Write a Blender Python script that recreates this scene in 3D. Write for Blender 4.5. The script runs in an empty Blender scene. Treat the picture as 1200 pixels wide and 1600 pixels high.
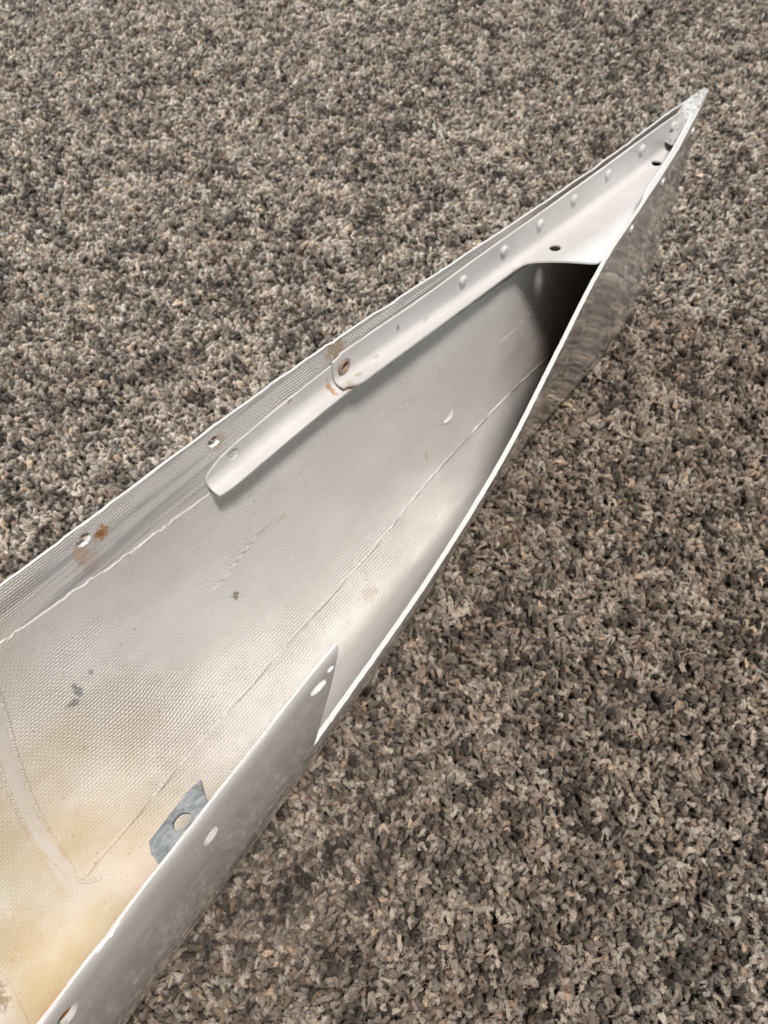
import bpy, bmesh, math, random
import numpy as np
from mathutils import Vector, Matrix, Euler

random.seed(7); rng = np.random.default_rng(7)
scene = bpy.context.scene
col = scene.collection

# ------------------------------------------------------------------ camera
cam_d = bpy.data.cameras.new('camera'); cam = bpy.data.objects.new('camera', cam_d); col.objects.link(cam)
cam.location = (0, 0, 0.385); cam.rotation_euler = (math.radians(35), 0, 0)
cam_d.sensor_fit = 'VERTICAL'; cam_d.sensor_height = 36.0
cam_d.lens = 36.0*1386/1600
cam_d.clip_start = 0.01; cam_d.clip_end = 50
cam_d.dof.use_dof = True; cam_d.dof.focus_distance = 0.31
cam_d.dof.aperture_fstop = cam_d.lens/1000/0.0012
scene.camera = cam

# ------------------------------------------------------------------ light
world = bpy.data.worlds.new('World'); scene.world = world; world.use_nodes = True
bg = world.node_tree.nodes['Background']
bg.inputs[0].default_value = (1.0, 0.95, 0.90, 1); bg.inputs[1].default_value = 0.07
def area(name, loc, target, size, power, colour):
    d = bpy.data.lights.new(name, 'AREA'); d.shape = 'RECTANGLE'; d.size, d.size_y = size
    d.energy = power; d.color = colour
    o = bpy.data.objects.new(name, d); col.objects.link(o); o.location = loc
    o.rotation_euler = (Vector(target)-Vector(loc)).to_track_quat('-Z', 'Y').to_euler()
    return o
area('window_light', (-1.00, 0.95, 0.85), (-0.20, 0.45, 0), (0.8, 0.8), 31, (0.82, 0.935, 1.0))
area('ceiling_lamp', (0.25, -0.35, 1.9), (0.0, 0.3, 0), (0.22, 0.22), 47, (1.0, 0.93, 0.87))
scene.view_settings.view_transform = 'Standard'; scene.view_settings.look = 'None'
scene.view_settings.exposure = 0.0; scene.view_settings.gamma = 1.0
scene.view_settings.use_curve_mapping = False
scene.cycles.max_bounces = 8; scene.cycles.diffuse_bounces = 4

# ------------------------------------------------------------------ node helpers
class NT_:
    def __init__(s, name):
        s.m = bpy.data.materials.new(name); s.m.use_nodes = True
        s.t = s.m.node_tree; s.t.nodes.clear()
        s.out = s.t.nodes.new('ShaderNodeOutputMaterial'); s.b = s.t.nodes.new('ShaderNodeBsdfPrincipled')
        s.t.links.new(s.b.outputs[0], s.out.inputs[0])
    def n(s, typ, **kw):
        o = s.t.nodes.new('ShaderNode'+typ)
        for k, v in kw.items(): setattr(o, k, v)
        return o
    def put(s, sock, v):
        if v is None: return
        if isinstance(v, bpy.types.NodeSocket): s.t.links.new(v, sock)
        else:
            if isinstance(v, tuple) and len(v) == 3 and sock.type == 'RGBA': v = v+(1,)
            sock.default_value = v
    def math(s, op, a, b=None, c=None, clamp=False):
        o = s.n('Math', operation=op); o.use_clamp = clamp
        for i, v in enumerate((a, b, c)): s.put(o.inputs[i], v)
        return o.outputs[0]
    def mix(s, f, a, b, mode='MIX'):
        o = s.n('Mix', data_type='RGBA', blend_type=mode); s.put(o.inputs[0], f); s.put(o.inputs[6], a); s.put(o.inputs[7], b)
        return o.outputs[2]
    def ramp(s, x, lo, hi, a=0.0, b=1.0):
        o = s.n('MapRange', interpolation_type='SMOOTHSTEP')
        for i, v in enumerate((x, lo, hi, a, b)): s.put(o.inputs[i], v)
        return o.outputs[0]
    def noise(s, vec, scale, detail=3.0, rough=0.55, dist=0.0):
        o = s.n('TexNoise'); s.put(o.inputs['Vector'], vec); o.inputs['Scale'].default_value = scale
        o.inputs['Detail'].default_value = detail; o.inputs['Roughness'].default_value = rough; o.inputs['Distortion'].default_value = dist
        return o.outputs[0]
    def mapping(s, vec, loc=(0, 0, 0), rot=(0, 0, 0), scale=(1, 1, 1)):
        o = s.n('Mapping'); s.put(o.inputs[0], vec); o.inputs[1].default_value = loc; o.inputs[2].default_value = rot; o.inputs[3].default_value = scale
        return o.outputs[0]
    def bump(s, h, strength, dist, normal=None):
        o = s.n('Bump'); s.put(o.inputs['Height'], h); o.inputs['Strength'].default_value = strength; o.inputs['Distance'].default_value = dist
        if normal is not None: s.put(o.inputs['Normal'], normal)
        return o.outputs[0]
    def set(s, **kw):
        for k, v in kw.items(): s.put(s.b.inputs[k.replace('_', ' ')], v)
        return s.m
def spot(k, u, v, cu, cv, ru, rv, wob, amount=0.45):
    """soft-edged ragged patch at (cu, cv) in surface metres"""
    a = k.math('DIVIDE', k.math('SUBTRACT', u, cu), ru); b = k.math('DIVIDE', k.math('SUBTRACT', v, cv), rv)
    d = k.math('SQRT', k.math('ADD', k.math('MULTIPLY', a, a), k.math('MULTIPLY', b, b)))
    d = k.math('ADD', d, k.math('MULTIPLY', k.math('SUBTRACT', wob, 0.5), amount*4))
    return k.ramp(d, 1.0, 0.45)
# ------------------------------------------------------------------ fairing form: axis from the point backwards, sections by height
H = 0.14
TIP = np.array([0.1635, 0.4324]); AX = np.array([-0.61116, -0.79151]); LT = np.array([0.79151, -0.61116])
def pchip(x, y, xq):
    x = np.asarray(x, float); y = np.asarray(y, float)
    hh = np.diff(x); d = np.diff(y, axis=0) / hh.reshape(-1, *([1]*(y.ndim-1)))
    m = np.zeros_like(y); m[0] = d[0]; m[-1] = d[-1]
    a, b = d[:-1], d[1:]
    h0 = hh[:-1].reshape(-1, *([1]*(y.ndim-1))); h1 = hh[1:].reshape(-1, *([1]*(y.ndim-1)))
    w1 = 2*h1+h0; w2 = h1+2*h0
    with np.errstate(divide='ignore', invalid='ignore'):
        mm = (w1+w2)/(w1/a+w2/b)
    m[1:-1] = np.where(a*b > 0, mm, 0.0)
    xq = np.clip(np.asarray(xq, float), x[0], x[-1])
    i = np.clip(np.searchsorted(x, xq)-1, 0, len(x)-2)
    sh = (...,) + (None,)*(y.ndim-1)
    t = ((xq-x[i])/hh[i])[sh]; hi = hh[i][sh]
    return ((2*t**3-3*t**2+1)*y[i]+(t**3-2*t**2+t)*hi*m[i]+(-2*t**3+3*t**2)*y[i+1]+(t**3-t**2)*hi*m[i+1])
ZK = np.array([0, .004, .015, .03, .06, .085, .105, .125, .14]); QK = np.sqrt(ZK/H)
NS = [0, .03, .06, .10, .15, .20, .26, .31, .36, .43, .50, .56]
NT = np.array([
 [0, .0005,.0008,.0010,.0011,.0011,.0011,.0011,.0011],
 [0, .0030,.0050,.0064,.0072,.0074,.0075,.0075,.0075],
 [0, .0048,.0088,.0112,.0124,.0129,.0131,.0132,.0132],
 [0, .0050,.0095,.0135,.0165,.0179,.0186,.0189,.0190],
 [0, .0048,.0093,.0140,.0195,.0225,.0241,.0251,.0256],
 [0, .0060,.0115,.0175,.0255,.0303,.0332,.0346,.0350],
 [0, .0068,.0130,.0200,.0300,.0378,.0430,.0453,.0455],
 [0, .0078,.0150,.0236,.0366,.0452,.0492,.0497,.0480],
 [0, .0092,.0178,.0280,.0418,.0500,.0526,.0520,.0500],
 [0, .0115,.0220,.0340,.0476,.0552,.0568,.0562,.0541],
 [0, .0130,.0250,.0380,.0530,.0605,.0622,.0612,.0588],
 [0, .0140,.0270,.0410,.0560,.0640,.0655,.0640,.0610]])
FS = [0, .03, .06, .106, .15, .194, .237, .275, .33, .38, .43, .50, .56]
FW = np.array([.0020, .0064, .0092, .0142, .0203, .0268, .0336, .0388, .0440, .0480, .0520, .0570, .0610])
FG = np.array([0, .22, .44, .66, .87, .97, 1.0, 1.0, 1.0])     # far wall, by ZK
FGT = np.array([0, .36, .64, .82, .94, .98, 1.0, 1.0, 1.0])    # near the tip
def zk(s, r=.030):
    s = np.asarray(s, float); u = np.clip(r-s, 0, r)
    return r-np.sqrt(np.maximum(r*r-u*u, 0))
def lat(s, q):
    """outer lateral for arrays s,q (same shape); q<0 far, q>0 near; |q|=1 rim"""
    s = np.asarray(s, float); q = np.asarray(q, float); sf = s.ravel(); qf = q.ravel()
    rn = pchip(NS, NT, sf); fw = pchip(FS, FW, sf)
    b = np.clip(sf/.25, 0, 1)[:, None]
    rf = fw[:, None]*(FGT*(1-b)+FG*b)
    row = np.where(qf[:, None] >= 0, rn, -rf)
    out = np.empty_like(sf); a = np.abs(qf)
    d = np.diff(row, axis=1)/np.diff(QK)
    m = np.zeros_like(row); m[:, 0] = d[:, 0]; m[:, -1] = d[:, -1]
    A, B = d[:, :-1], d[:, 1:]
    with np.errstate(divide='ignore', invalid='ignore'):
        m[:, 1:-1] = np.where(A*B > 0, 2*A*B/(A+B), 0)
    i = np.clip(np.searchsorted(QK, a)-1, 0, len(QK)-2); k = np.arange(len(sf))
    hq = QK[i+1]-QK[i]; t = (a-QK[i])/hq
    out = ((2*t**3-3*t**2+1)*row[k, i]+(t**3-2*t**2+t)*hq*m[k, i]+(-2*t**3+3*t**2)*row[k, i+1]+(t**3-t**2)*hq*m[k, i+1])
    return out.reshape(s.shape)
def L2W(s, y, z):
    s, y, z = np.broadcast_arrays(np.asarray(s, float), np.asarray(y, float), np.asarray(z, float))
    return np.stack([TIP[0]+AX[0]*s+LT[0]*y, TIP[1]+AX[1]*s+LT[1]*y, z], -1)
def surf(s, q, off=0.0):
    """outer skin (off=0) or offset inwards by off metres"""
    s = np.asarray(s, float); q = np.asarray(q, float); s, q = np.broadcast_arrays(s, q)
    def P(s, q):
        k = zk(s); return np.stack([s, lat(s, q), k+(H-k)*q*q], -1)
    p = P(s, q)
    off = np.asarray(off, float)
    if np.any(off != 0):
        e = 2e-3; qa = np.clip(q+e, -1, 1); qb = np.clip(q-e, -1, 1)
        tq = P(s, qa)-P(s, qb); ts = P(s+1e-3, q)-P(np.maximum(s-1e-3, 0), q)
        n = -np.cross(tq, ts); n /= np.linalg.norm(n, axis=-1, keepdims=True)+1e-12
        p = p+n*np.broadcast_to(off, s.shape)[..., None]
    return p
# ------------------------------------------------------------------ materials
def mat_yarn():
    k = NT_('carpet_yarn')
    a = k.n('Attribute', attribute_type='INSTANCER', attribute_name='tint')
    uv = k.n('UVMap').outputs[0]
    off = k.n('VectorMath', operation='ADD'); k.put(off.inputs[0], uv)
    rnd = k.n('Attribute', attribute_type='INSTANCER', attribute_name='tint')
    sc_ = k.n('VectorMath', operation='SCALE'); k.put(sc_.inputs[0], rnd.outputs['Vector']); sc_.inputs['Scale'].default_value = 37.0
    k.put(off.inputs[1], sc_.outputs[0])
    fib = k.noise(k.mapping(off.outputs[0], rot=(0, 0, .55), scale=(2.2, 11, 1)), 1.6, 3, .6)
    c = k.mix(k.ramp(fib, .3, .72), k.mix(1.0, a.outputs['Color'], (.45, .43, .41), 'MULTIPLY'), k.mix(1.0, a.outputs['Color'], (1.35, 1.33, 1.30), 'MULTIPLY'))
    return k.set(Base_Color=c, Roughness=.62, Specular_IOR_Level=.4, Sheen_Weight=.12, Sheen_Roughness=.5, Normal=k.bump(fib, .9, .0006))
def mat_backing():
    k = NT_('carpet_backing'); g = k.n('TexCoord').outputs['Object']
    n = k.noise(g, 240, 4, .7)
    return k.set(Base_Color=k.mix(k.ramp(n, .35, .7), (.05, .042, .036), (.2, .17, .145)), Roughness=.95, Normal=k.bump(n, 1, .002))

def weave(k, u, v, pitch):
    """canvas relief from surface metres: rows of cord along u, each pinched where the weft dives, next row half a step on"""
    r = k.math('DIVIDE', v, pitch); odd = k.math('MULTIPLY', k.math('FLOOR', r), .5)
    row = k.math('POWER', k.math('ABSOLUTE', k.math('SINE', k.math('MULTIPLY', r, math.pi))), .8)
    bead = k.math('ABSOLUTE', k.math('SINE', k.math('MULTIPLY', k.math('ADD', k.math('DIVIDE', u, pitch*1.35), odd), math.pi)))
    return k.math('MULTIPLY', row, k.math('ADD', .18, k.math('MULTIPLY', bead, .82)))
def mat_fibre(name, streak=0.0, pitch=.00155, depth=.00075, spots=True, pale=False):
    k = NT_(name); uv = k.n('UVMap').outputs[0]
    sp = k.n('SeparateXYZ'); k.put(sp.inputs[0], uv); u, v = sp.outputs[0], sp.outputs[1]
    big = k.noise(uv, 22, 3, .55); mid = k.noise(uv, 90, 4, .6); fine = k.noise(uv, 900, 3, .6)
    long_ = k.noise(k.mapping(uv, scale=(14, 130, 1)), 1.0, 4, .6)
    uw = k.math('ADD', u, k.math('MULTIPLY', mid, .004)); vw = k.math('ADD', v, k.math('ADD', k.math('MULTIPLY', mid, .0015), k.math('MULTIPLY', k.noise(uv, 12, 2, .5), .014)))
    w = weave(k, uw, vw, pitch)
    # resin pooled over the cloth hides the weave in places
    pool = k.ramp(k.math('ADD', k.math('MULTIPLY', big, .55), k.math('ADD', k.math('MULTIPLY', mid, .25), k.math('MULTIPLY', long_, .2))), .41, .57)
    # colour: off-white primer, honey resin showing towards the wide end
    white = k.mix(k.ramp(long_, .3, .75), (.69, .675, .655), (.735, .725, .715))
    grey = k.mix(k.math('MULTIPLY', k.ramp(mid, .42, .72), .16), white, (.62, .61, .60))
    floor_ = k.ramp(k.math('ABSOLUTE', v), .115, .02)
    t = k.ramp(k.math('ADD', u, k.math('ADD', k.math('MULTIPLY', k.math('SUBTRACT', big, .5), .14), k.math('MULTIPLY', floor_, .035))), .385, .485)
    honey = k.mix(k.ramp(big, .35, .65), (.53, .41, .23), (.55, .49, .37))
    c = k.mix(k.math('MULTIPLY', t, k.ramp(k.noise(uv, 38, 4, .6), .35, .62, .45, .85)), grey, honey)
    c = k.mix(k.math('MULTIPLY', k.ramp(k.math('ADD', u, k.math('MULTIPLY', big, .05)), .185, .125), .85), c, (.17, .135, .10))     # brown glass deep in the point, darkened to paint in the bracket's shade
    if pale:      # selvedge tape: threads run along it, worn into the resin at both edges
        mid_ = k.n('Attribute', attribute_name='mid').outputs['Fac']
        th_ = k.noise(k.mapping(uv, scale=(900, 40, 1)), 1.0, 3, .6)
        c = k.mix(k.math('MULTIPLY', mid_, k.ramp(th_, .30, .62, .10, .75)), c, (.58, .56, .565))
        w = k.math('ADD', k.math('MULTIPLY', th_, mid_), k.math('MULTIPLY', w, k.math('SUBTRACT', 1.0, mid_)))
    c = k.mix(k.math('MULTIPLY', k.ramp(long_, .55, .74), .16), c, (.45, .41, .36))
    c = k.mix(k.math('MULTIPLY', k.math('MULTIPLY', k.ramp(w, .55, .1), k.ramp(v, -.004, .022, 1.0, .2)), k.math('ADD', .14, k.math('MULTIPLY', pool, .08))), c, (.36, .32, .27))   # darker down in the weave
    if streak:
        st = k.ramp(k.noise(k.mapping(uv, scale=(9, 150, 1)), 1.0, 4, .65), .44, .62)
        blue = k.mix(k.ramp(big, .3, .6), (.26, .26, .29), (.42, .40, .40))
        c = k.mix(k.math('MULTIPLY', st, streak), c, blue)
    spk = k.math('MULTIPLY', k.ramp(k.noise(uv, 1500, 2, .5), .60, .68), k.math('MULTIPLY', k.ramp(v, -.005, .02), k.ramp(big, .38, .55)))
    c = k.mix(k.math('MULTIPLY', spk, .45), c, (.36, .30, .23))
    dots = k.ramp(k.noise(uv, 620, 1, .4), .735, .765)
    c = k.mix(k.math('MULTIPLY', dots, .6), c, (.16, .13, .10))
    if spots:
        wob = k.noise(uv, 420, 4, .65)
        def sp_(cu, cv, ru, rv, colr, am=.45, gain=1.0):
            nonlocal c
            c = k.mix(k.math('MULTIPLY', k.math('MULTIPLY', spot(k, u, v, cu, cv, ru, rv, wob, am), gain), k.ramp(w, .75, .15, .70, 1.0)), c, colr)
        for a in SPOTS: sp_(*a)
    calm = k.math('MULTIPLY', k.math('SUBTRACT', 1.0, k.math('MULTIPLY', k.ramp(k.math('ADD', u, k.math('MULTIPLY', big, .06)), .425, .475), .75)), k.ramp(v, .0, .030, 1.0, .30))
    hgt = k.math('ADD', k.math('MULTIPLY', w, k.math('MULTIPLY', calm, k.math('ADD', .55, k.math('MULTIPLY', pool, .45)))), k.math('ADD', k.math('MULTIPLY', mid, .18), k.math('MULTIPLY', fine, .15)))
    return k.set(Base_Color=c, Roughness=.85, Specular_IOR_Level=.08, Normal=k.bump(hgt, .9, depth))
def mat_gel():
    k = NT_('white_gelcoat'); g = k.n('TexCoord').outputs['Object']
    n = k.noise(g, 55, 3, .5); f = k.noise(g, 600, 3, .6)
    scr = k.ramp(k.noise(k.mapping(g, rot=(.3, .2, .9), scale=(40, 900, 200)), 1.0, 3, .6), .66, .74)
    c = k.mix(k.ramp(n, .3, .7), (.55, .545, .54), (.59, .586, .583))
    c = k.mix(k.math('MULTIPLY', k.ramp(f, .66, .72), .35), c, (.42, .38, .33))
    r = k.math('ADD', .06, k.math('ADD', k.math('MULTIPLY', scr, .18), k.math('MULTIPLY', n, .06)))
    tg = k.n('Tangent', direction_type='UV_MAP')
    k.set(Anisotropic=.85, Anisotropic_Rotation=GEL_ROT); k.put(k.b.inputs['Tangent'], tg.outputs[0])
    return k.set(Base_Color=c, Roughness=k.math('ADD', r, .03), Coat_Weight=.8, Coat_IOR=1.65, Coat_Roughness=.05, IOR=1.72, Specular_IOR_Level=.5, Normal=k.bump(k.math('ADD', n, k.math('MULTIPLY', f, .02)), .05, .0012))
GEL_ROT = 0.25
def mat_paint(name='bracket_paint', base=(.65, .645, .64)):
    k = NT_(name); g = k.n('TexCoord').outputs['Object']
    n = k.noise(g, 60, 3, .5); f = k.noise(g, 1500, 2, .6); d = k.noise(g, 260, 4, .7)
    c = k.mix(k.ramp(n, .3, .7), base, tuple(x*.93 for x in base))
    c = k.mix(k.math('MULTIPLY', k.ramp(d, .70, .735), .85), c, (.38, .33, .27))
    ch = k.math('MULTIPLY', k.ramp(k.noise(g, 330, 5, .75), .64, .67), k.ramp(k.noise(g, 30, 2, .5), .50, .62))
    c = k.mix(k.math('MULTIPLY', ch, .8), c, (.33, .30, .26))
    c = k.mix(k.math('MULTIPLY', k.ramp(k.noise(k.mapping(g, rot=(.2, .1, .4), scale=(60, 700, 300)), 1.0, 3, .6), .62, .72), .25), c, (.45, .42, .38))
    sp = k.n('SeparateXYZ'); k.put(sp.inputs[0], k.n('UVMap').outputs[0]); wob = k.noise(g, 500, 4, .65)
    for (cu, cv, ru, rv, colr, am, gain) in BSPOTS:
        c = k.mix(k.math('MULTIPLY', spot(k, sp.outputs[0], sp.outputs[1], cu, cv, ru, rv, wob, am), gain), c, colr)
    return k.set(Base_Color=c, Roughness=.34, Specular_IOR_Level=.45, Normal=k.bump(k.math('ADD', n, k.math('MULTIPLY', f, .06)), .25, .0015))
def mat_edge():
    k = NT_('chalky_cut_edge'); g = k.n('TexCoord').outputs['Object']
    f = k.noise(g, 700, 4, .7); m_ = k.noise(g, 160, 3, .6)
    c = k.mix(k.ramp(f, .62, .72), (.54, .53, .515), (.26, .235, .20)); c = k.mix(k.math('MULTIPLY', k.ramp(m_, .5, .7), .35), c, (.62, .54, .42))
    return k.set(Base_Color=c, Roughness=.75, Normal=k.bump(f, .8, .0006))
def mat_zinc():
    k = NT_('weathered_zinc'); g = k.n('TexCoord').outputs['Object']
    n = k.noise(g, 170, 5, .7, 1.0); f = k.noise(g, 700, 3, .6)
    c = k.mix(k.ramp(n, .34, .66), (.055, .053, .050), (.160, .153, .144)); c = k.mix(k.math('MULTIPLY', k.ramp(f, .58, .7), .5), c, (.10, .11, .11))
    return k.set(Base_Color=c, Metallic=.1, Roughness=k.ramp(n, .3, .7, .55, .40), Normal=k.bump(n, .5, .0006))
def mat_putty():
    k = NT_('cracked_filler'); g = k.n('TexCoord').outputs['Object']
    f = k.noise(g, 520, 5, .75, .6)
    c = k.mix(k.ramp(f, .36, .52), (.27, .262, .255), (.50, .496, .49))
    return k.set(Base_Color=c, Roughness=.6, Normal=k.bump(f, .5, .0005))
def mat_flat(name, c, rough=.6):
    k = NT_(name); g = k.n('TexCoord').outputs['Object']; n = k.noise(g, 400, 3, .6)
    return k.set(Base_Color=k.mix(n, tuple(x*.8 for x in c), c), Roughness=rough)
# ------------------------------------------------------------------ mesh helpers
TH = 0.0018
def arcv(s, q):
    """signed metres along the section from the keel"""
    s = np.atleast_1d(np.asarray(s, float)); q = np.atleast_1d(np.asarray(q, float)); s, q = np.broadcast_arrays(s, q)
    f = np.linspace(0, 1, 33); p = surf(s[..., None]*np.ones(33), q[..., None]*f)
    return np.sign(q)*np.linalg.norm(np.diff(p, axis=-2), axis=-1).sum(-1)
def uvq(s, q): return (float(s), float(arcv(s, q)[0]))
def mesh_obj(name, verts, faces, mats, parent=None, mi=None, uvs=None, smooth=None, solid_uv=False):
    me = bpy.data.meshes.new(name); me.from_pydata([tuple(map(float, v)) for v in verts], [], [tuple(map(int, f)) for f in faces])
    for m in (mats if isinstance(mats, (list, tuple)) else [mats]): me.materials.append(m)
    if mi is not None: me.polygons.foreach_set('material_index', np.asarray(mi, np.int32))
    if uvs is not None:
        lay = me.uv_layers.new(name='UVMap'); li = np.empty(len(me.loops), np.int32); me.loops.foreach_get('vertex_index', li)
        lay.data.foreach_set('uv', np.asarray(uvs, np.float32)[li].ravel())
    if smooth is not None:
        me.shade_smooth(); me.set_sharp_from_angle(angle=math.radians(smooth))
    me.update(); me.validate()
    o = bpy.data.objects.new(name, me); col.objects.link(o)
    if parent is not None: o.parent = parent; o.matrix_parent_inverse = parent.matrix_world.inverted()
    return o
def recalc(o):
    bm = bmesh.new(); bm.from_mesh(o.data); bmesh.ops.recalc_face_normals(bm, faces=bm.faces); bm.to_mesh(o.data); bm.free()
def bake(o, smooth=None):
    """apply the modifiers of o for good"""
    dg = bpy.context.evaluated_depsgraph_get(); me = bpy.data.meshes.new_from_object(o.evaluated_get(dg), preserve_all_data_layers=True, depsgraph=dg)
    o.modifiers.clear(); o.data = me
    if smooth is not None: me.shade_smooth(); me.set_sharp_from_angle(angle=math.radians(smooth))
def prism(poly, d):
    """closed prism: 3-D polygon swept by vector d"""
    n = len(poly); v = [np.array(p) for p in poly]+[np.array(p)+d for p in poly]
    return v, [tuple(range(n))[::-1], tuple(range(n, 2*n))]+[(i, (i+1) % n, n+(i+1) % n, n+i) for i in range(n)]
def cut(o, prisms, mat, smooth):
    V, Fc = [], []
    for v, f in prisms:
        k = len(V); V += v; Fc += [tuple(i+k for i in q) for q in f]
    c = mesh_obj('cutter', V, Fc, mat); recalc(c)
    m = o.modifiers.new('cut', 'BOOLEAN'); m.object = c; m.operation = 'DIFFERENCE'; m.solver = 'EXACT'; m.material_mode = 'TRANSFER'
    bake(o, smooth); me = c.data; bpy.data.objects.remove(c); bpy.data.meshes.remove(me)
LAT3 = np.array([LT[0], LT[1], 0.0]); AX3 = np.array([AX[0], AX[1], 0.0]); UP = np.array([0, 0, 1.0])
def hole_prism(s, z, y, rs, rz, depth=.008, n=18, seed=0, rag=.08, rot=0.0):
    r = np.random.default_rng(seed); P = []
    for i in range(n):
        a = 2*math.pi*i/n; k = 1+r.normal()*rag; ds, dz = rs*math.cos(a)*k, rz*math.sin(a)*k
        ds, dz = ds*math.cos(rot)-dz*math.sin(rot), ds*math.sin(rot)+dz*math.cos(rot)
        P.append(L2W(s+ds, y-depth, z+dz))
    return prism(P, LAT3*2*depth)
def lathe(name, prof, seg, mats, parent, M, smooth=40):
    V, Fc = [], []
    for r, z in prof:
        for i in range(seg): a = 2*math.pi*i/seg; V.append(M @ Vector((r*math.cos(a), r*math.sin(a), z)))
    n = len(prof)
    for j in range(n-1):
        for i in range(seg): k = (i+1) % seg; Fc.append((j*seg+i, j*seg+k, (j+1)*seg+k, (j+1)*seg+i))
    Fc.append(tuple(range(seg))[::-1]); Fc.append(tuple((n-1)*seg+i for i in range(seg)))
    return mesh_obj(name, V, Fc, mats, parent, smooth=smooth)

# ------------------------------------------------------------------ stain and painted shading positions (surface metres)
RUST = (.42, .20, .055); DRUST = (.20, .085, .03)
SPOTS = []
def add_spot(s, q, rs, rv, colr, am=.45, gain=1.0, ds=0, dv=0):
    u, v = uvq(s, q); SPOTS.append((u+ds, v+dv, rs, rv, colr, am, gain))
add_spot(.3675, -.966, .0036, .0044, RUST, .6, 1.0)
add_spot(.3770, -.960, .0040, .0060, (.50, .36, .22), .7, .8)
add_spot(.3140, -.970, .0045, .0050, (.48, .36, .22), .7, .7)
add_spot(.3680, -.966, .0016, .0022, DRUST, .6, .8)
add_spot(.3755, -.935, .0060, .0090, (.45, .27, .23), .55, .45)
add_spot(.3170, -.980, .0030, .0034, (.55, .42, .28), .6, .7)
add_spot(.2540, -.985, .0065, .0055, (.40, .27, .15), .7, .85)
add_spot(.3300, -.5846, .0022, .0032, (.16, .12, .06), .7, .9)
add_spot(.4040, -.690, .0024, .0045, (.12, .14, .17), .7, .75)
add_spot(.4080, -.672, .0028, .0030, (.12, .14, .17), .7, .7)
add_spot(.3960, -.710, .0012, .0022, (.12, .14, .17), .7, .6)
add_spot(.2740, -.100, .0070, .0050, (.42, .34, .26), .8, .5)
add_spot(.2080, -.500, .0012, .0040, (.45, .38, .20), .6, .6)
add_spot(.2960, -.690, .0030, .0016, (.50, .40, .24), .6, .6)
add_spot(.4640, -.45, .0130, .0300, (.50, .47, .36), .5, .6)  # this and next two: shade of an unmodelled upturned end, painted in
add_spot(.4880, -.30, .0150, .0260, (.45, .34, .18), .5, .30)
add_spot(.4990, -.12, .0050, .0090, (.22, .13, .05), .6, .8)
add_spot(.4700, .05, .0220, .0200, (.66, .56, .38), .5, .3)  # honey resin patch, its pale tone painting in the light spot on the floor
add_spot(.4330, .10, .0120, .0150, (.72, .55, .50), .6, .45)
add_spot(.4650, .30, .0160, .0180, (.52, .50, .42), .6, .5)
BSPOTS = []
gel = mat_gel(); edge = mat_edge(); zinc = mat_zinc(); putty = mat_putty()
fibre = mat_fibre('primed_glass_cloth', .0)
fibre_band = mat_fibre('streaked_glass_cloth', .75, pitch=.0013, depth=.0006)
fibre_tape = mat_fibre('glass_cloth_tape', .0, pitch=.0016, depth=.0010, pale=True)

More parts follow.
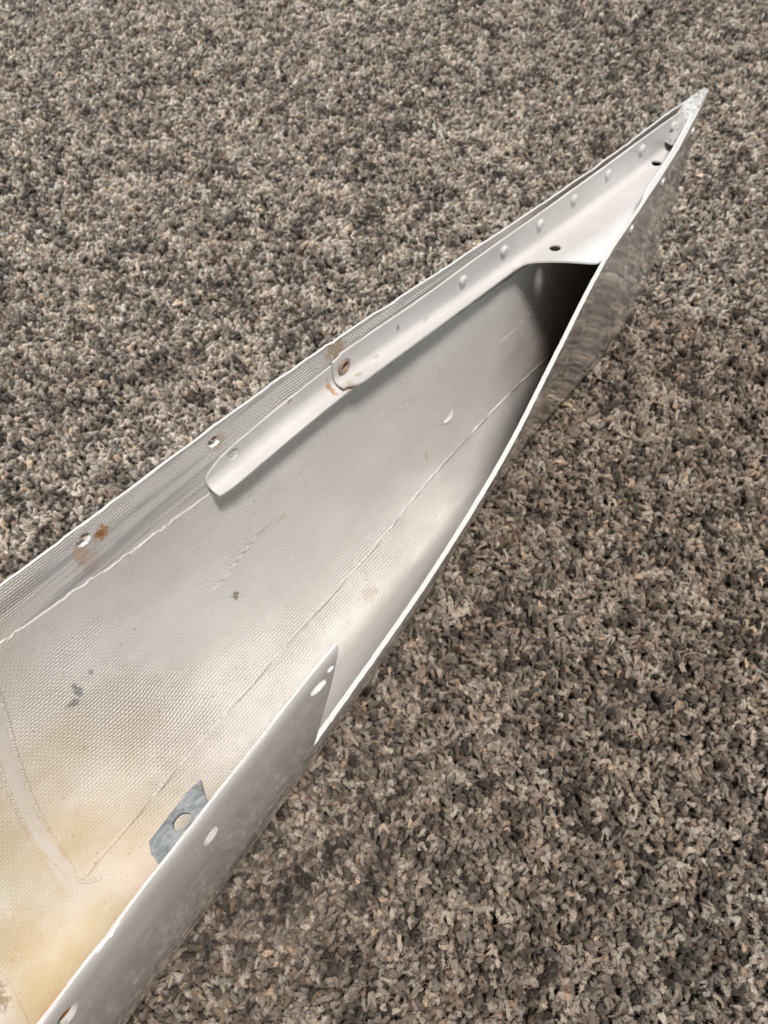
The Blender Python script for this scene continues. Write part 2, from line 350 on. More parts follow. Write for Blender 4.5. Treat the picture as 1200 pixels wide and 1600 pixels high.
# ------------------------------------------------------------------ carpet
bk = mesh_obj('carpet', [(-2.5, -2, -.006), (2.5, -2, -.006), (2.5, 3, -.006), (-2.5, 3, -.006)], [(0, 1, 2, 3)], mat_backing())
bk['kind'] = 'structure'; bk['label'] = 'grey and brown heathered twist-pile carpet under the fairing'
yarn = mat_yarn()
def yarn_mesh(k):
    r = np.random.default_rng(100+k); n = 15; sides = 8
    t = np.linspace(0, 1, n); w = 2*t-1
    # a two-ply twisted strand: a curl lying on top whose two ends dive into the pile
    if k % 3 == 1: R_, span = r.uniform(.0012, .0020), r.uniform(1.6, 3.2)
    else: R_, span = r.uniform(.0020, .0030), r.uniform(.55, 1.25)
    ph = span*w*.5; x = R_*np.sin(ph); y = R_*(np.cos(ph)-.6)
    dive = r.uniform(.0030, .0048); z = -dive*np.abs(w)**r.uniform(1.8, 3.0)+.0010*r.uniform(-1, 1)*w
    C_ = np.stack([x, y, z-z.max()], 1)+r.normal(0, .00012, (n, 3))
    rad = r.uniform(.00076, .00108)*(.66+.40*np.cos(w*1.25))*(1+r.normal(0, .10, n))
    V, Fc, UV = [], [], []
    T = np.gradient(C_, axis=0); T /= np.linalg.norm(T, axis=1)[:, None]
    p0_ = r.uniform(0, 6.28); tw = r.uniform(3.0, 6.0)*r.choice([-1, 1])
    for ply in range(2):
        k0 = len(V)
        for i in range(n):
            a = np.cross(T[i], [0.3, 1, .2]); a /= np.linalg.norm(a); b = np.cross(T[i], a); g = p0_+tw*t[i]+ply*math.pi
            c_ = C_[i]+rad[i]*.38*(a*math.cos(g)+b*math.sin(g))
            for j in range(sides):
                th = 2*np.pi*j/sides+g; V.append(c_+rad[i]*.70*(a*math.cos(th)+b*math.sin(th))*(1+r.normal(0, .025))); UV.append((t[i]*5+k+ply*.37, abs(j/sides-.5)*2))
        for i in range(n-1):
            for j in range(sides):
                j2 = (j+1) % sides; Fc.append((k0+i*sides+j, k0+i*sides+j2, k0+(i+1)*sides+j2, k0+(i+1)*sides+j))
    # loose fibres standing off the strand
    for f in range(26):
        i = r.integers(2, n-1); p = C_[i]; d = r.normal(size=3); d[2] = abs(d[2])*.7; d /= np.linalg.norm(d)
        d2 = d+r.normal(0, .5, 3); d2 /= np.linalg.norm(d2); side = np.cross(d, [0, 0, 1.0]); side /= np.linalg.norm(side)+1e-9
        L = r.uniform(.0008, .0024); w = .000035; p0 = p+d*rad[i]*.7; p1 = p0+d*L*.5; p2 = p1+d2*L*.5; k0 = len(V)
        V += [p0-side*w, p0+side*w, p1-side*w, p1+side*w, p2]; UV += [(k+.1*f, .3)]*5
        Fc += [(k0, k0+1, k0+3, k0+2), (k0+2, k0+3, k0+4)]
    me = bpy.data.meshes.new('yarn'); me.from_pydata([tuple(v) for v in V], [], Fc)
    lay = me.uv_layers.new(name='UVMap'); li = np.empty(len(me.loops), np.int32); me.loops.foreach_get('vertex_index', li)
    lay.data.foreach_set('uv', np.asarray(UV, np.float32)[li].ravel())
    me.materials.append(yarn); me.shade_smooth(); me.update()
    return bpy.data.objects.new('yarn', me)
yc = bpy.data.collections.new('yarn_kinds')
NV = 18
for k in range(NV): yc.objects.link(yarn_mesh(k))
SP = .00244
gx, gy = np.meshgrid(np.arange(-.62, .62, SP), np.arange(-.22, 1.16, SP))
pts = np.stack([gx.ravel(), gy.ravel()], 1); pts += rng.uniform(-.5, .5, pts.shape)*SP*1.25
def vnoise(p, cell, seed):
    r = np.random.default_rng(seed); g = r.random((int(1.6/cell)+4, int(1.6/cell)+4))
    q = (p+np.array([.7, .3]))/cell; i = np.floor(q).astype(int); f = q-i; f = f*f*(3-2*f)
    a = g[i[:, 0], i[:, 1]]; b = g[i[:, 0]+1, i[:, 1]]; c = g[i[:, 0], i[:, 1]+1]; d = g[i[:, 0]+1, i[:, 1]+1]
    return (a*(1-f[:, 0])+b*f[:, 0])*(1-f[:, 1])+(c*(1-f[:, 0])+d*f[:, 0])*f[:, 1]
N = len(pts)
lump = vnoise(pts, .009, 1)*.5+vnoise(pts, .0045, 2)*.5
hue = vnoise(pts, .007, 3); drift = vnoise(pts, .05, 5)
zz = .0010+(lump-.5)*.0056+rng.normal(0, .0014, N)
# the pile is pressed flat where the fairing lies on it
hs = (pts-TIP)@AX; hy = (pts-TIP)@LT; under = np.full(N, 9.0); sel = np.where((hs > -.004) & (hs < .566) & (np.abs(hy) < .08))[0]
qs = np.linspace(-1, 1, 81); yl = lat(np.repeat(np.clip(hs[sel], 0, .56)[:, None], 81, 1), np.repeat(qs[None], len(sel), 0))
hz = zk(np.clip(hs[sel], 0, .56))[:, None]+(H-zk(np.clip(hs[sel], 0, .56)))[:, None]*qs[None]**2
near_ = np.abs(yl-hy[sel][:, None]) < .0032; under[sel] = np.where(near_, hz, 9.0).min(1)
zz = np.minimum(zz, under-.0022)
flow = vnoise(pts, .012, 7)*2*np.pi*1.4
rot = np.stack([rng.normal(0, .38, N), rng.normal(0, .38, N), flow+rng.normal(0, 1.0, N)], 1)
scl = rng.uniform(.76, 1.24, N)
val = np.clip(.50+(hue-.5)*.75+rng.normal(0, .25, N)+(drift-.5)*.10, 0, 1)
key = np.array([0, .22, .45, .66, .85, 1.0])
pal = np.array([[.050, .041, .034], [.17, .143, .123], [.34, .300, .268], [.48, .430, .388], [.66, .60, .545], [.80, .74, .68]])
tint = np.stack([np.interp(val, key, pal[:, c]) for c in range(3)], 1)*np.array([.93, .88, .82])
tan = rng.random(N) < .10; tint[tan] *= np.array([1.10, .98, .86])
cool = rng.random(N) < .18; tint[cool] *= np.array([.92, 1.0, 1.04])
pm = bpy.data.meshes.new('carpet_pile'); pm.from_pydata(np.column_stack([pts, zz]).tolist(), [], [])
def attr(me, name, typ, data, key_='value'):
    a = me.attributes.new(name, typ, 'POINT'); a.data.foreach_set(key_, np.ascontiguousarray(data).ravel())
attr(pm, 'rot', 'FLOAT_VECTOR', rot.astype(np.float32), 'vector'); attr(pm, 'scl', 'FLOAT', scl.astype(np.float32))
attr(pm, 'pick', 'INT', rng.integers(0, NV, N).astype(np.int32)); attr(pm, 'tint', 'FLOAT_VECTOR', tint.astype(np.float32), 'vector')
pile = bpy.data.objects.new('carpet_pile', pm); col.objects.link(pile); pile.parent = bk; pile['kind'] = 'stuff'
ng = bpy.data.node_groups.new('pile_nodes', 'GeometryNodeTree')
ng.interface.new_socket('Geometry', in_out='INPUT', socket_type='NodeSocketGeometry'); ng.interface.new_socket('Geometry', in_out='OUTPUT', socket_type='NodeSocketGeometry')
gi = ng.nodes.new('NodeGroupInput'); go = ng.nodes.new('NodeGroupOutput'); iop = ng.nodes.new('GeometryNodeInstanceOnPoints')
ci = ng.nodes.new('GeometryNodeCollectionInfo'); ci.inputs['Collection'].default_value = yc; ci.inputs['Separate Children'].default_value = True; ci.inputs['Reset Children'].default_value = True
def named(nm, dt):
    a = ng.nodes.new('GeometryNodeInputNamedAttribute'); a.data_type = dt; a.inputs['Name'].default_value = nm; return a.outputs['Attribute']
e2r = ng.nodes.new('FunctionNodeEulerToRotation'); L = ng.links.new
L(named('rot', 'FLOAT_VECTOR'), e2r.inputs[0]); L(e2r.outputs[0], iop.inputs['Rotation']); L(named('scl', 'FLOAT'), iop.inputs['Scale'])
L(named('pick', 'INT'), iop.inputs['Instance Index']); iop.inputs['Pick Instance'].default_value = True
L(ci.outputs[0], iop.inputs['Instance']); L(gi.outputs[0], iop.inputs['Points']); L(iop.outputs[0], go.inputs[0])
pile.modifiers.new('pile', 'NODES').node_group = ng

# ------------------------------------------------------------------ fairing: root
base0 = L2W(.30, 0, 0)
fair = bpy.data.objects.new('fairing', None); col.objects.link(fair); fair.location = tuple(base0); fair.empty_display_size = .05
fair['label'] = 'white pointed glass-fibre aircraft fairing lying hollow side up on carpet'; fair['category'] = 'fairing'
bpy.context.view_layer.update()

# ------------------------------------------------------------------ shell
LEN = .56
So = np.concatenate([np.linspace(0, .03, 13)[:-1], np.linspace(.03, LEN, 150)]); ns = len(So)
Si = np.maximum(So, 0)+(.016*np.exp(-So/.012)); Si[-1] = LEN
Qh = np.concatenate([np.linspace(0, .984, 56)[1:], np.linspace(.986, 1, 8)]); Q = np.concatenate([-Qh[::-1], [0], Qh]); nq = len(Q)
SS, QQ = np.meshgrid(So, Q, indexing='ij'); PO = surf(SS, QQ)
SI, QI = np.meshgrid(Si, Q, indexing='ij'); PI_ = surf(SI, QI, TH*(1-.35*np.clip((-QI-.95)/.05, 0, 1)))
PI_[..., 2] = np.where(np.abs(QI) > .999, H, PI_[..., 2])
# keep the two inner walls from crossing near the point
PI_[..., 1] = np.where(QI < 0, np.minimum(PI_[..., 1], -.00015), np.where(QI > 0, np.maximum(PI_[..., 1], .00015), 0))
rx = np.clip((np.abs(QQ)-.984)/.016, 0, 1); PO[..., 1] -= np.sign(QQ)*np.where((QQ > 0) & (SS > .3), .0011, .0003)*(1-np.sqrt(1-.98*rx*rx))*np.clip(SS/.03, 0, 1)   # rims rounded off
wob = .00016*np.interp(So, np.linspace(0, LEN, 90), rng.normal(size=90))+.00010*rng.normal(size=ns)-.0006*(rng.random(ns) > .965)
for A in (PO, PI_): A[:, 0, 2] += wob; A[:, -1, 2] += wob[::-1]
VO = L2W(PO[..., 0], PO[..., 1], PO[..., 2]).reshape(-1, 3); VI = L2W(PI_[..., 0], PI_[..., 1], PI_[..., 2]).reshape(-1, 3)
V = np.vstack([VO, VI]); NO = len(VO)
AV = arcv(SS.ravel(), QQ.ravel()); UVs = np.vstack([np.stack([SS.ravel(), AV], 1), np.stack([SI.ravel(), AV], 1)])
ix = lambda i, j: i*nq+j
Fc, MI = [], []
BANDQ = -.888
for i in range(ns-1):
    for j in range(nq-1):
        Fc.append((ix(i, j), ix(i+1, j), ix(i+1, j+1), ix(i, j+1))); MI.append(0)
        Fc.append((NO+ix(i, j), NO+ix(i, j+1), NO+ix(i+1, j+1), NO+ix(i+1, j))); MI.append(3 if Q[j] < -.80 else 1)
    Fc.append((ix(i, 0), NO+ix(i, 0), NO+ix(i+1, 0), ix(i+1, 0))); MI.append(2)
    Fc.append((ix(i, nq-1), ix(i+1, nq-1), NO+ix(i+1, nq-1), NO+ix(i, nq-1))); MI.append(2)
for j in range(nq-1):
    Fc.append((ix(ns-1, j), NO+ix(ns-1, j), NO+ix(ns-1, j+1), ix(ns-1, j+1))); MI.append(2)
c0 = nq//2
for j in range(c0):
    a, b = j, nq-1-j
    if j == c0-1:
        Fc.append((ix(0, a), ix(0, c0), ix(0, b))); MI.append(0); Fc.append((NO+ix(0, b), NO+ix(0, c0), NO+ix(0, a))); MI.append(1)
    else:
        Fc.append((ix(0, a), ix(0, a+1), ix(0, b-1), ix(0, b))); MI.append(0); Fc.append((NO+ix(0, b), NO+ix(0, b-1), NO+ix(0, a+1), NO+ix(0, a))); MI.append(1)
Fc.append((ix(0, 0), ix(0, nq-1), NO+ix(0, nq-1), NO+ix(0, 0))); MI.append(2)
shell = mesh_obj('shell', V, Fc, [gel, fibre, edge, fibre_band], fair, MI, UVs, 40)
recalc(shell)
# the cut-away in the near wall and every hole
rimS = np.array([.118, .135, .15, .178, .2055, .253, .2821, .3095, .3334, .356, .3742]); rimZ = np.array([.1425, .1405, .1385, .1348, .1300, .1220, .1152, .1102, .1072, .1052, .1038])
rs_ = np.linspace(.118, .3742, 150); rz_ = pchip(rimS, rimZ, rs_)+.00022*rng.normal(size=150)*np.clip((rs_-.12)/.01, 0, 1)
fl = np.array([[.3742, .1038], [.3700, .1125], [.3650, .1215], [.3600, .1300], [.3562, .1362], [.3545, .1388], [.3535, .1410]])
poly = [L2W(a, .001, b) for a, b in zip(rs_, rz_)]+[L2W(a, .001, b) for a, b in fl[1:]]+[L2W(.3535, .001, .16), L2W(.118, .001, .16)]
def lo(s, z, off=0.0): q = math.sqrt(z/H); return float(surf(np.array([s]), np.array([q]), off)[0, 1])
def li_(s, z, off=TH): q = -math.sqrt(z/H); return float(surf(np.array([s]), np.array([q]), off)[0, 1])
cuts = [prism(poly, LAT3*.12)]
HOLES = [(.3665, .1335, 1, .0040, .0019, .30), (.3600, .1350, 1, .0017, .0011, .30), (.4180, .1300, 1, .0030, .0026, 0), (.4715, .1330, 1, .0032, .0028, 0),
         (.3160, .1335, -1, .0026, .0026, 0), (.2520, .1265, -1, .0024, .0024, 0), (.3740, .1335, -1, .0027, .0026, 0)]
for k, (s, z, sd, ra, rb, ro) in enumerate(HOLES):
    y = lo(s, z) if sd > 0 else li_(s, z)
    cuts.append(hole_prism(s, z, y, ra, rb, .007, 18, k, .05 if sd > 0 else .10, ro))
cut(shell, cuts, edge, 40)

# ------------------------------------------------------------------ cloth layers laid inside
def layer(name, Sg, Qfun, nQ, off, mat, jit=(0, 0), lift=None):
    """cloth patch on the inside of the shell; Qfun(s) -> (q0, q1); its rim dips into the shell so the edge reads as a step"""
    S_ = np.concatenate([[Sg[0]], Sg, [Sg[-1]]]); n = len(S_); r = np.random.default_rng(len(name)+n)
    q0, q1 = Qfun(Sg); q0 = q0+jit[0]*r.normal(size=len(Sg)); q1 = q1+jit[1]*r.normal(size=len(Sg))
    q0 = np.concatenate([[q0[0]], q0, [q0[-1]]]); q1 = np.concatenate([[q1[0]], q1, [q1[-1]]])
    f = np.concatenate([[0], np.linspace(0, 1, nQ), [1]]); S2 = np.repeat(S_[:, None], nQ+2, 1); Q2 = q0[:, None]+(q1-q0)[:, None]*f[None]
    O = np.full(S2.shape, off); O[0] = O[-1] = TH-.0004; O[:, 0] = O[:, -1] = TH-.0004
    if lift is not None: S2 = np.minimum(S2, lift(Q2))
    p = surf(S2, Q2, O); W = L2W(p[..., 0], p[..., 1], p[..., 2]).reshape(-1, 3); m = nQ+2
    Fq = [(i*m+j, i*m+j+1, (i+1)*m+j+1, (i+1)*m+j) for i in range(n-1) for j in range(m-1)]
    return mesh_obj(name, W, Fq, mat, fair, uvs=np.stack([S2.ravel(), arcv(S2.ravel(), Q2.ravel())], 1), smooth=55)
seamS = [.03, .098, .194, .268, .344, .404, .45]; seamQ = [-.50, -.4808, -.4040, -.3137, -.2686, -.2324, -.2008]
crS = [.03, .322, .362, .388, .414, .45]; crQ = [-.885, -.8871, -.8916, -.9052, -.9142, -.92]
# transverse tape near the wide end
tq = np.array([-.86, -.7742, -.68, -.5801, -.4311, -.30, -.2008, -.12]); tsR = np.array([.4215, .4258, .4322, .4378, .4440, .4475, .4500, .4500])
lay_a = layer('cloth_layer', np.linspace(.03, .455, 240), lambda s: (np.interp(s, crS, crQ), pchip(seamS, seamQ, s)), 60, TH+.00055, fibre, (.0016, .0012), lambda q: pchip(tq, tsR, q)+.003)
def bead(name, path, r0, mat, seed):
    """ragged ridge of resin and cut threads along a cloth edge; path: (n, 2) of s, q"""
    rr = np.random.default_rng(seed); n = len(path); ang = np.linspace(0, math.pi, 7); rows, uv = [], []
    for i, (s, q) in enumerate(path):
        a = path[max(i-1, 0)]; c = path[min(i+1, n-1)]
        A, B = surf(np.array([a[0], c[0]]), np.array([a[1], c[1]]), TH); t = (B-A)/(np.linalg.norm(B-A)+1e-9)
        p0 = surf(np.array([s]), np.array([q]), TH+.0005)[0]; p1 = surf(np.array([s]), np.array([q]), TH+.0015)[0]; nn = (p1-p0)/(np.linalg.norm(p1-p0)+1e-9)
        sd = np.cross(t, nn); k = r0*(1+.14*rr.normal()); j = rr.normal(0, .00007)
        rows += [L2W(*(p0+sd*(math.cos(x)*k*1.5+j)+nn*(math.sin(x)*k*1.1-.0001))) for x in ang]; v0 = uvq(s, q)[1]; uv += [(s, v0+math.cos(x)*k*1.5) for x in ang]
    return mesh_obj(name, rows, [(i*7+j, i*7+j+1, (i+1)*7+j+1, (i+1)*7+j) for i in range(n-1) for j in range(6)], mat, fair, uvs=uv, smooth=60)
def tape(name, q0, q1, sfun, w, hi, lo_, mat, nq_=90):
    qs = np.linspace(q0, q1, nq_); f = np.array([0, .12, .3, .5, .7, .88, 1]); md_ = np.array([0, .6, 1, 1, 1, .6, 0]); r = np.random.default_rng(5)
    a = sfun(qs)+r.normal(0, .00012, nq_); S2 = a[:, None]+w(qs)[:, None]*f[None]; Q2 = np.repeat(qs[:, None], len(f), 1)
    e_ = np.clip((qs-q0)/.12, 0, 1)*np.clip((q1-qs)/.12, 0, 1)
    O = (lo_+(hi-lo_)*md_)[None]*np.ones((nq_, 1)); O = TH+O*(.3+.7*e_[:, None])
    p = surf(S2, Q2, O); W = L2W(p[..., 0], p[..., 1], p[..., 2]).reshape(-1, 3); m = len(f)
    Fq = [(i*m+j, i*m+j+1, (i+1)*m+j+1, (i+1)*m+j) for i in range(nq_-1) for j in range(m-1)]
    o = mesh_obj(name, W, Fq, mat, fair, uvs=np.stack([S2.ravel(), arcv(S2.ravel(), Q2.ravel())], 1), smooth=60)
    at_ = o.data.attributes.new('mid', 'FLOAT', 'POINT'); at_.data.foreach_set('value', (md_[None]*e_[:, None]).astype(np.float32).ravel())
    return o
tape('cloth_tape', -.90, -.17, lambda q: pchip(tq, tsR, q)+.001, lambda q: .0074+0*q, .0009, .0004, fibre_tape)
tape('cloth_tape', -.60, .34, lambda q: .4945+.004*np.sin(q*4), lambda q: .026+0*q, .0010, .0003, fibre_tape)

ss_ = np.linspace(.05, .4485, 420); bead('cloth_seam', np.stack([ss_, pchip(seamS, seamQ, ss_)], 1), .00055, fibre_tape, 1)
qq_ = np.linspace(-.86, -.135, 170); bead('cloth_seam', np.stack([pchip(tq, tsR, qq_)+.0011-.006*np.clip((qq_+.21)/.075, 0, 1)**2, qq_], 1), .00052, fibre_tape, 2)
bead('cloth_seam', np.stack([pchip(tq, tsR, qq_)+.0074-.004*np.clip((qq_+.4)/.2, 0, 1), qq_-.01], 1)[:-25], .00045, fibre_tape, 3)
cc_ = np.linspace(.318, .445, 200); bead('cloth_seam', np.stack([cc_, np.interp(cc_, crS, crQ)+.004], 1), .00020, fibre_tape, 4)

for k, (a_, c_) in enumerate([((.1545, -.715), (.1195, -.735)), ((.3385, -.66), (.2985, -.70)), ((.2850, -.83), (.2620, -.845)), ((.2420, -.76), (.2120, -.74))]):
    f = np.linspace(0, 1, 70)[:, None]; pa = np.array(a_)+(np.array(c_)-np.array(a_))*f; pa[:, 1] += .008*np.sin(f[:, 0]*5+k)
    bead('cloth_wrinkle', pa, .00028, fibre_tape, 20+k)

# ------------------------------------------------------------------ bracket
BSPOTS += [(.2220, .007, .0012, .0022, (.22, .21, .20), .7, .9), (.1880, .012, .0020, .0010, (.45, .42, .38), .7, .6), (.2060, .013, .0022, .0008, (.40, .37, .33), .7, .6), (.2360, .014, .0016, .0010, (.45, .40, .33), .7, .6), (.1550, .020, .0018, .0012, (.5, .42, .32), .7, .5), (.2480, .016, .0020, .0014, (.45, .36, .24), .7, .7),
           (.2530, .008, .0030, .0030, RUST, .6, .8), (.2600, .010, .0014, .0050, RUST, .6, .8), (.2550, .017, .0030, .0022, (.50, .40, .26), .7, .7),
           (.3100, .004, .0028, .0026, RUST, .6, .85), (.2800, .001, .0018, .0012, (.3, .2, .1), .6, .8), (.3030, .017, .0024, .0014, (.55, .42, .25), .7, .6)]
paint = mat_paint()
ZB = .1205
def sheet(name, Sg, top, zb, edge_f, parent, stand=.0012, rb=.0034, th=.0009, nh=12, mat=None, rise=0.0):
    """angle section: upright flange down the far wall, bend, then shelf out to edge_f(s)"""
    rows, uv = [], []
    for s in Sg:
        zt, z0, e = top(s), zb(s), edge_f(s)
        zs = np.linspace(zt, z0+rb, 7); y = np.array([li_(s, min(z, .1399)) for z in zs])+stand
        y0 = y[-1]; c = [(a_, b_) for a_, b_ in zip(y, zs)]
        for a in np.linspace(0, math.pi/2, 8)[1:]: c.append((y0+rb*(1-math.cos(a)), z0+rb*(1-math.sin(a))))
        y1 = y0+rb; e = max(e, y1+.0004)
        for f in np.linspace(0, 1, nh)[1:]: yy = y1+(e-y1)*f; c.append((yy, z0+rise*max(0, (yy-y1))/.03))
        rows.append([L2W(s, a_, b_) for a_, b_ in c]); d = np.cumsum([0]+[math.dist(c[i], c[i+1]) for i in range(len(c)-1)]); uv += [(s, x) for x in d]
    m = len(rows[0]); Vv = [p for r in rows for p in r]
    Fq = [(i*m+j, i*m+j+1, (i+1)*m+j+1, (i+1)*m+j) for i in range(len(rows)-1) for j in range(m-1)]
    o = mesh_obj(name, Vv, Fq, mat or paint, parent, uvs=uv)
    md = o.modifiers.new('t', 'SOLIDIFY'); md.thickness = th; md.offset = 0
    return o
eS = [.012, .06, .09, .104, .118, .126, .1305, .1335, .1348, .1358, .1385, .1420, .1455, .1475, .150, .156, .175, .200, .235, .2505, .2530, .2560, .2620]
def near_edge(s, gap): return lo(s, .127, TH)-gap
eY = [near_edge(.012, .0012), near_edge(.06, .0012), near_edge(.09, .0014), near_edge(.104, .0017), near_edge(.118, .0022), near_edge(.126, .0028), near_edge(.1305, .0036), .0160, .0135, .0110, .0040, -.0030, -.0085, -.0106, -.0119, -.0130, -.0152, -.0180, -.0222, -.0240, -.0250, -.0280, -.0288]
efun = lambda s: float(np.interp(s, eS, eY))
topf = lambda s: float(np.interp(s, [.010, .022, .06, .114, .178, .214, .252, .2560], [.1365, .1380, .1390, .1388, .1366, .1344, .1338, .1320]))
Sg = np.unique(np.concatenate([np.linspace(.020, .128, 50), np.linspace(.128, .152, 60), np.linspace(.152, .2575, 60)]))
br = sheet('bracket', Sg, topf, lambda s: ZB, efun, fair, rise=.005)
recalc(br)
bcuts = []
for k, (s, y, ra, rb_) in enumerate([(.1318, -.0059, .0026, .0026), (.0437, -.0003, .0025, .0025)]):
    P = [L2W(s+ra*math.cos(a), y+rb_*math.sin(a), ZB-.006) for a in np.linspace(0, 2*math.pi, 22)[:-1]]; bcuts.append(prism(P, UP*.014))
bcuts.append(hole_prism(.2520, .1265, li_(.252, .1265)+.001, .0034, .0034, .006, 18, 31, .05))
cut(br, bcuts, paint, 35)
top2 = lambda s: float(np.interp(s, [.256, .311, .316, .3195, .3222, .3234, .3240], [.1296, .1252, .1238, .1224, .1206, .1194, .1178]))
br2 = sheet('bracket_tail', np.concatenate([np.linspace(.2515, .312, 44), np.linspace(.3135, .3240, 16)]), top2, lambda s: float(np.interp(s, [.256, .31, .3235], [.1178, .1142, .1135])),
            lambda s: li_(s, .117)+float(np.interp(s, [.2515, .30, .316, .3195, .3222, .3234, .3240], [.0072, .0076, .0076, .0074, .0070, .0067, .0064])), br, stand=.0001, rb=.0050, nh=5)
recalc(br2)
cut(br2, [hole_prism(.3100, .1212, li_(.31, .1212)+.001, .0027, .0027, .004, 18, 33, .05)], paint, 35)
# upturned flange along the near wall
rows = []
for s in np.linspace(.014, .098, 40):
    zt = float(np.interp(s, [.014, .09, .098], [.1380, .1388, .131])); rows.append([L2W(s, lo(s, min(z, .1399), TH)-.0011, z) for z in np.linspace(ZB+.004, zt, 5)])
m = 5; fo = mesh_obj('bracket_lip', [p for r in rows for p in r], [(i*m+j, i*m+j+1, (i+1)*m+j+1, (i+1)*m+j) for i in range(39) for j in range(4)], paint, br, uvs=[(0.9, 0.9)]*200, smooth=40)
md = fo.modifiers.new('t', 'SOLIDIFY'); md.thickness = .0012; md.offset = 0; bake(fo, 35)
def rivet(parent, P, nrm, r=.0021, h=.0009, mat=None):
    Z = Vector(nrm).normalized(); M = Matrix.Translation(Vector(P)) @ Z.to_track_quat('Z', 'Y').to_matrix().to_4x4()
    pr = [(r, -.0004), (r, h*.45), (r*.95, h*.68), (r*.80, h*.88), (r*.45, h*.98), (r*.12, h)]
    return lathe('rivet', pr, 16, mat or paint, parent, M, 60)
for s, z in [(.028, .1330), (.056, .1336), (.084, .1338), (.110, .1335), (.134, .1325), (.158, .1315), (.184, .1302)]:
    rivet(br, L2W(s, li_(s, z)+.0018, z), LAT3+AX3*.12, .0022, .0014)
for s, z in [(.022, .1300), (.074, .1335), (.115, .1345)]:
    rivet(shell, L2W(s, lo(s, z)+.0001, z), LAT3-AX3*.15, .0022, .0008, gel)

# ------------------------------------------------------------------ filler in the point, zinc plate, loose flakes
r = np.random.default_rng(3); rows = []
for s in np.linspace(.0005, .032, 26):
    wn, wf = lo(s, .139), li_(s, .139, 0); k = float(np.interp(s, [0, .006, .018, .024, .032], [.0006, .0007, .0006, -.0040, -.0140]))
    rows.append([L2W(s, wf+(wn-wf)*f, H+k+r.normal(0, .00028)-(.003 if f in (0, 1) else 0)) for f in np.linspace(0, 1, 12)])
m = 12; mesh_obj('tip_filler', [p for q_ in rows for p in q_], [(i*m+j, i*m+j+1, (i+1)*m+j+1, (i+1)*m+j) for i in range(25) for j in range(11)], putty, fair, smooth=25)
P0 = [(.4062, .0372, .1215), (.4105, .0445, .1262), (.4135, .0525, .1300), (.4318, .0528, .1300), (.4322, .0490, .1280), (.4312, .0430, .1240), (.4298, .0402, .1222)]
ctr = np.array([.4196, .0441, .1250]); ring = 16; Vv, Fq = [], []
hole = [(ctr[0]+.0030*math.cos(a)*(1+.08*math.sin(3*a)), ctr[1]+.0026*math.sin(a)) for a in np.linspace(0, 2*math.pi, ring, endpoint=False)]
def pz(s, y): return .1215+(y-.0372)*.58-.0006*math.sin((s-.406)*120)
outer = []
op = [(a, b) for a, b, _ in P0]
for a in np.linspace(0, 2*math.pi, ring, endpoint=False):
    d = np.array([math.cos(a), math.sin(a)]); best = 1
    for i in range(len(op)):
        A, B = np.array(op[i])-ctr[:2], np.array(op[(i+1) % len(op)])-ctr[:2]; E = B-A; den = d[0]*E[1]-d[1]*E[0]
        if abs(den) < 1e-12: continue
        t = (A[0]*E[1]-A[1]*E[0])/den; u_ = (A[0]*d[1]-A[1]*d[0])/den
        if t > 0 and -1e-6 <= u_ <= 1+1e-6: best = min(best, t)
    outer.append(tuple(ctr[:2]+d*best))
for lst in (hole, [tuple((np.array(a)+np.array(b))/2) for a, b in zip(hole, outer)], outer): Vv += [L2W(a, b, pz(a, b)) for a, b in lst]
for j in range(2):
    for i in range(ring): k = (i+1) % ring; Fq.append((j*ring+i, j*ring+k, (j+1)*ring+k, (j+1)*ring+i))
pl = mesh_obj('anchor_plate', Vv, Fq, zinc, fair, smooth=40); pl['label'] = 'small dark grey metal tab with a round hole'
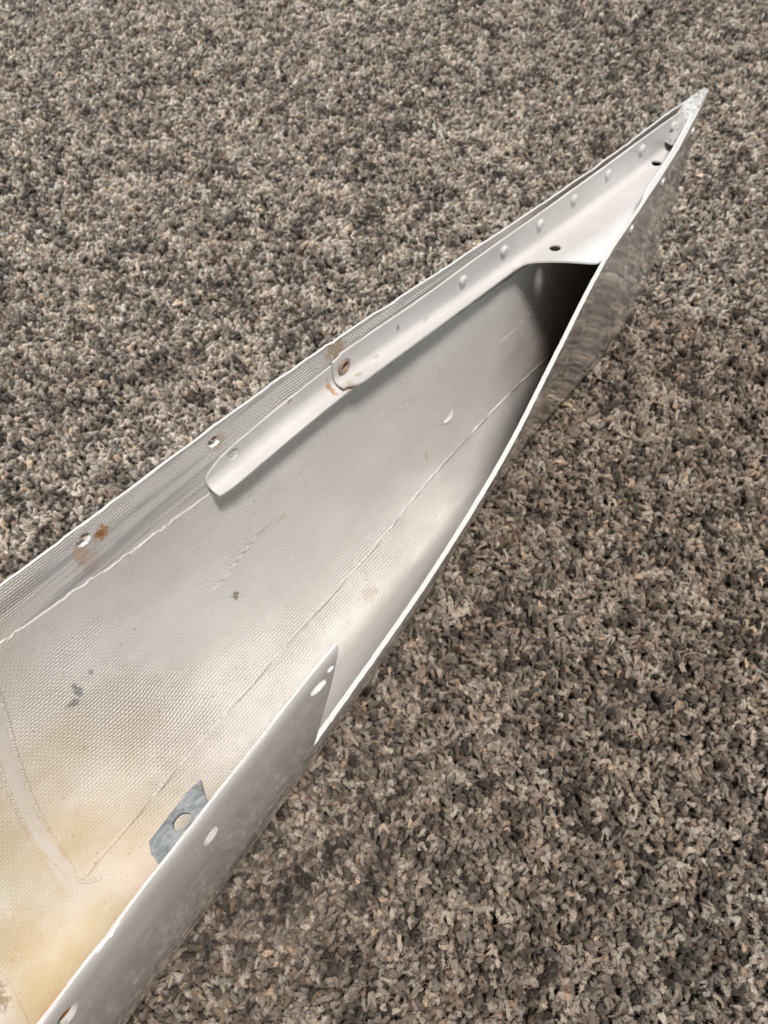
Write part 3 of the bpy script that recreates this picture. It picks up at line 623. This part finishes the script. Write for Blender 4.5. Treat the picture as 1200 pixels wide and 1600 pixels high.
md = pl.modifiers.new('t', 'SOLIDIFY'); md.thickness = .0008; md.offset = 0; bake(pl, 30)
rp = [(.4665, .1275), (.4665, .1375), (.4765, .1375), (.4765, .1275)]
rusty = mat_flat('rust', (.42, .17, .04), .8)
pv, pf = prism([L2W(s, lo(s, z, TH)-.0006, z) for s, z in rp], -LAT3*.0009)
mesh_obj('anchor_plate', pv, pf, rusty, fair)['label'] = 'orange rusted metal tab behind a hole in the flap'
chip = mat_flat('paint_chip', (.72, .70, .67))
def flake(s, q, length, width, ang, lift, name='paint_flake'):
    n = 9; rows = []
    for i in range(n):
        t = i/(n-1); bend = math.sin(math.pi*t*1.3)*width*.9
        for w_ in (-.5, .5):
            ds = length*(t-.5)*math.cos(ang)-(bend+w_*width*math.sin(math.pi*(.1+.8*t)))*math.sin(ang)
            dq = (length*(t-.5)*math.sin(ang)+(bend+w_*width*math.sin(math.pi*(.1+.8*t)))*math.cos(ang))/.12
            p = surf(np.array([s+ds]), np.array([q+dq]), TH+.0008+(lift if w_ > 0 else 0))[0]; rows.append(L2W(*p))
    o = mesh_obj(name, rows, [(2*i, 2*i+1, 2*i+3, 2*i+2) for i in range(n-1)], chip, fair, smooth=60)
    md = o.modifiers.new('t', 'SOLIDIFY'); md.thickness = .0003; bake(o, 40)
flake(.190, -.594, .0075, .0016, .75, .0011)

# rusty ferrule in the bracket's screw hole
Z = Vector(LAT3).normalized(); M = Matrix.Translation(Vector(L2W(.2520, li_(.252, .1265)+.0012, .1265))) @ Z.to_track_quat('Z', 'Y').to_matrix().to_4x4()
fv, ff = [], []
for rr_, hh_ in [(.0021, -.009), (.0021, .0011), (.0028, .0014), (.0033, .0010), (.0034, -.009)]:
    for i in range(20): a = 2*math.pi*i/20; fv.append(M @ Vector((rr_*math.cos(a), rr_*math.sin(a), hh_)))
for j in range(4):
    for i in range(20): k = (i+1) % 20; ff.append((j*20+i, j*20+k, (j+1)*20+k, (j+1)*20+i))
mesh_obj('ferrule', fv, ff, mat_flat('rusty_steel', (.36, .27, .20), .55), br, smooth=50)
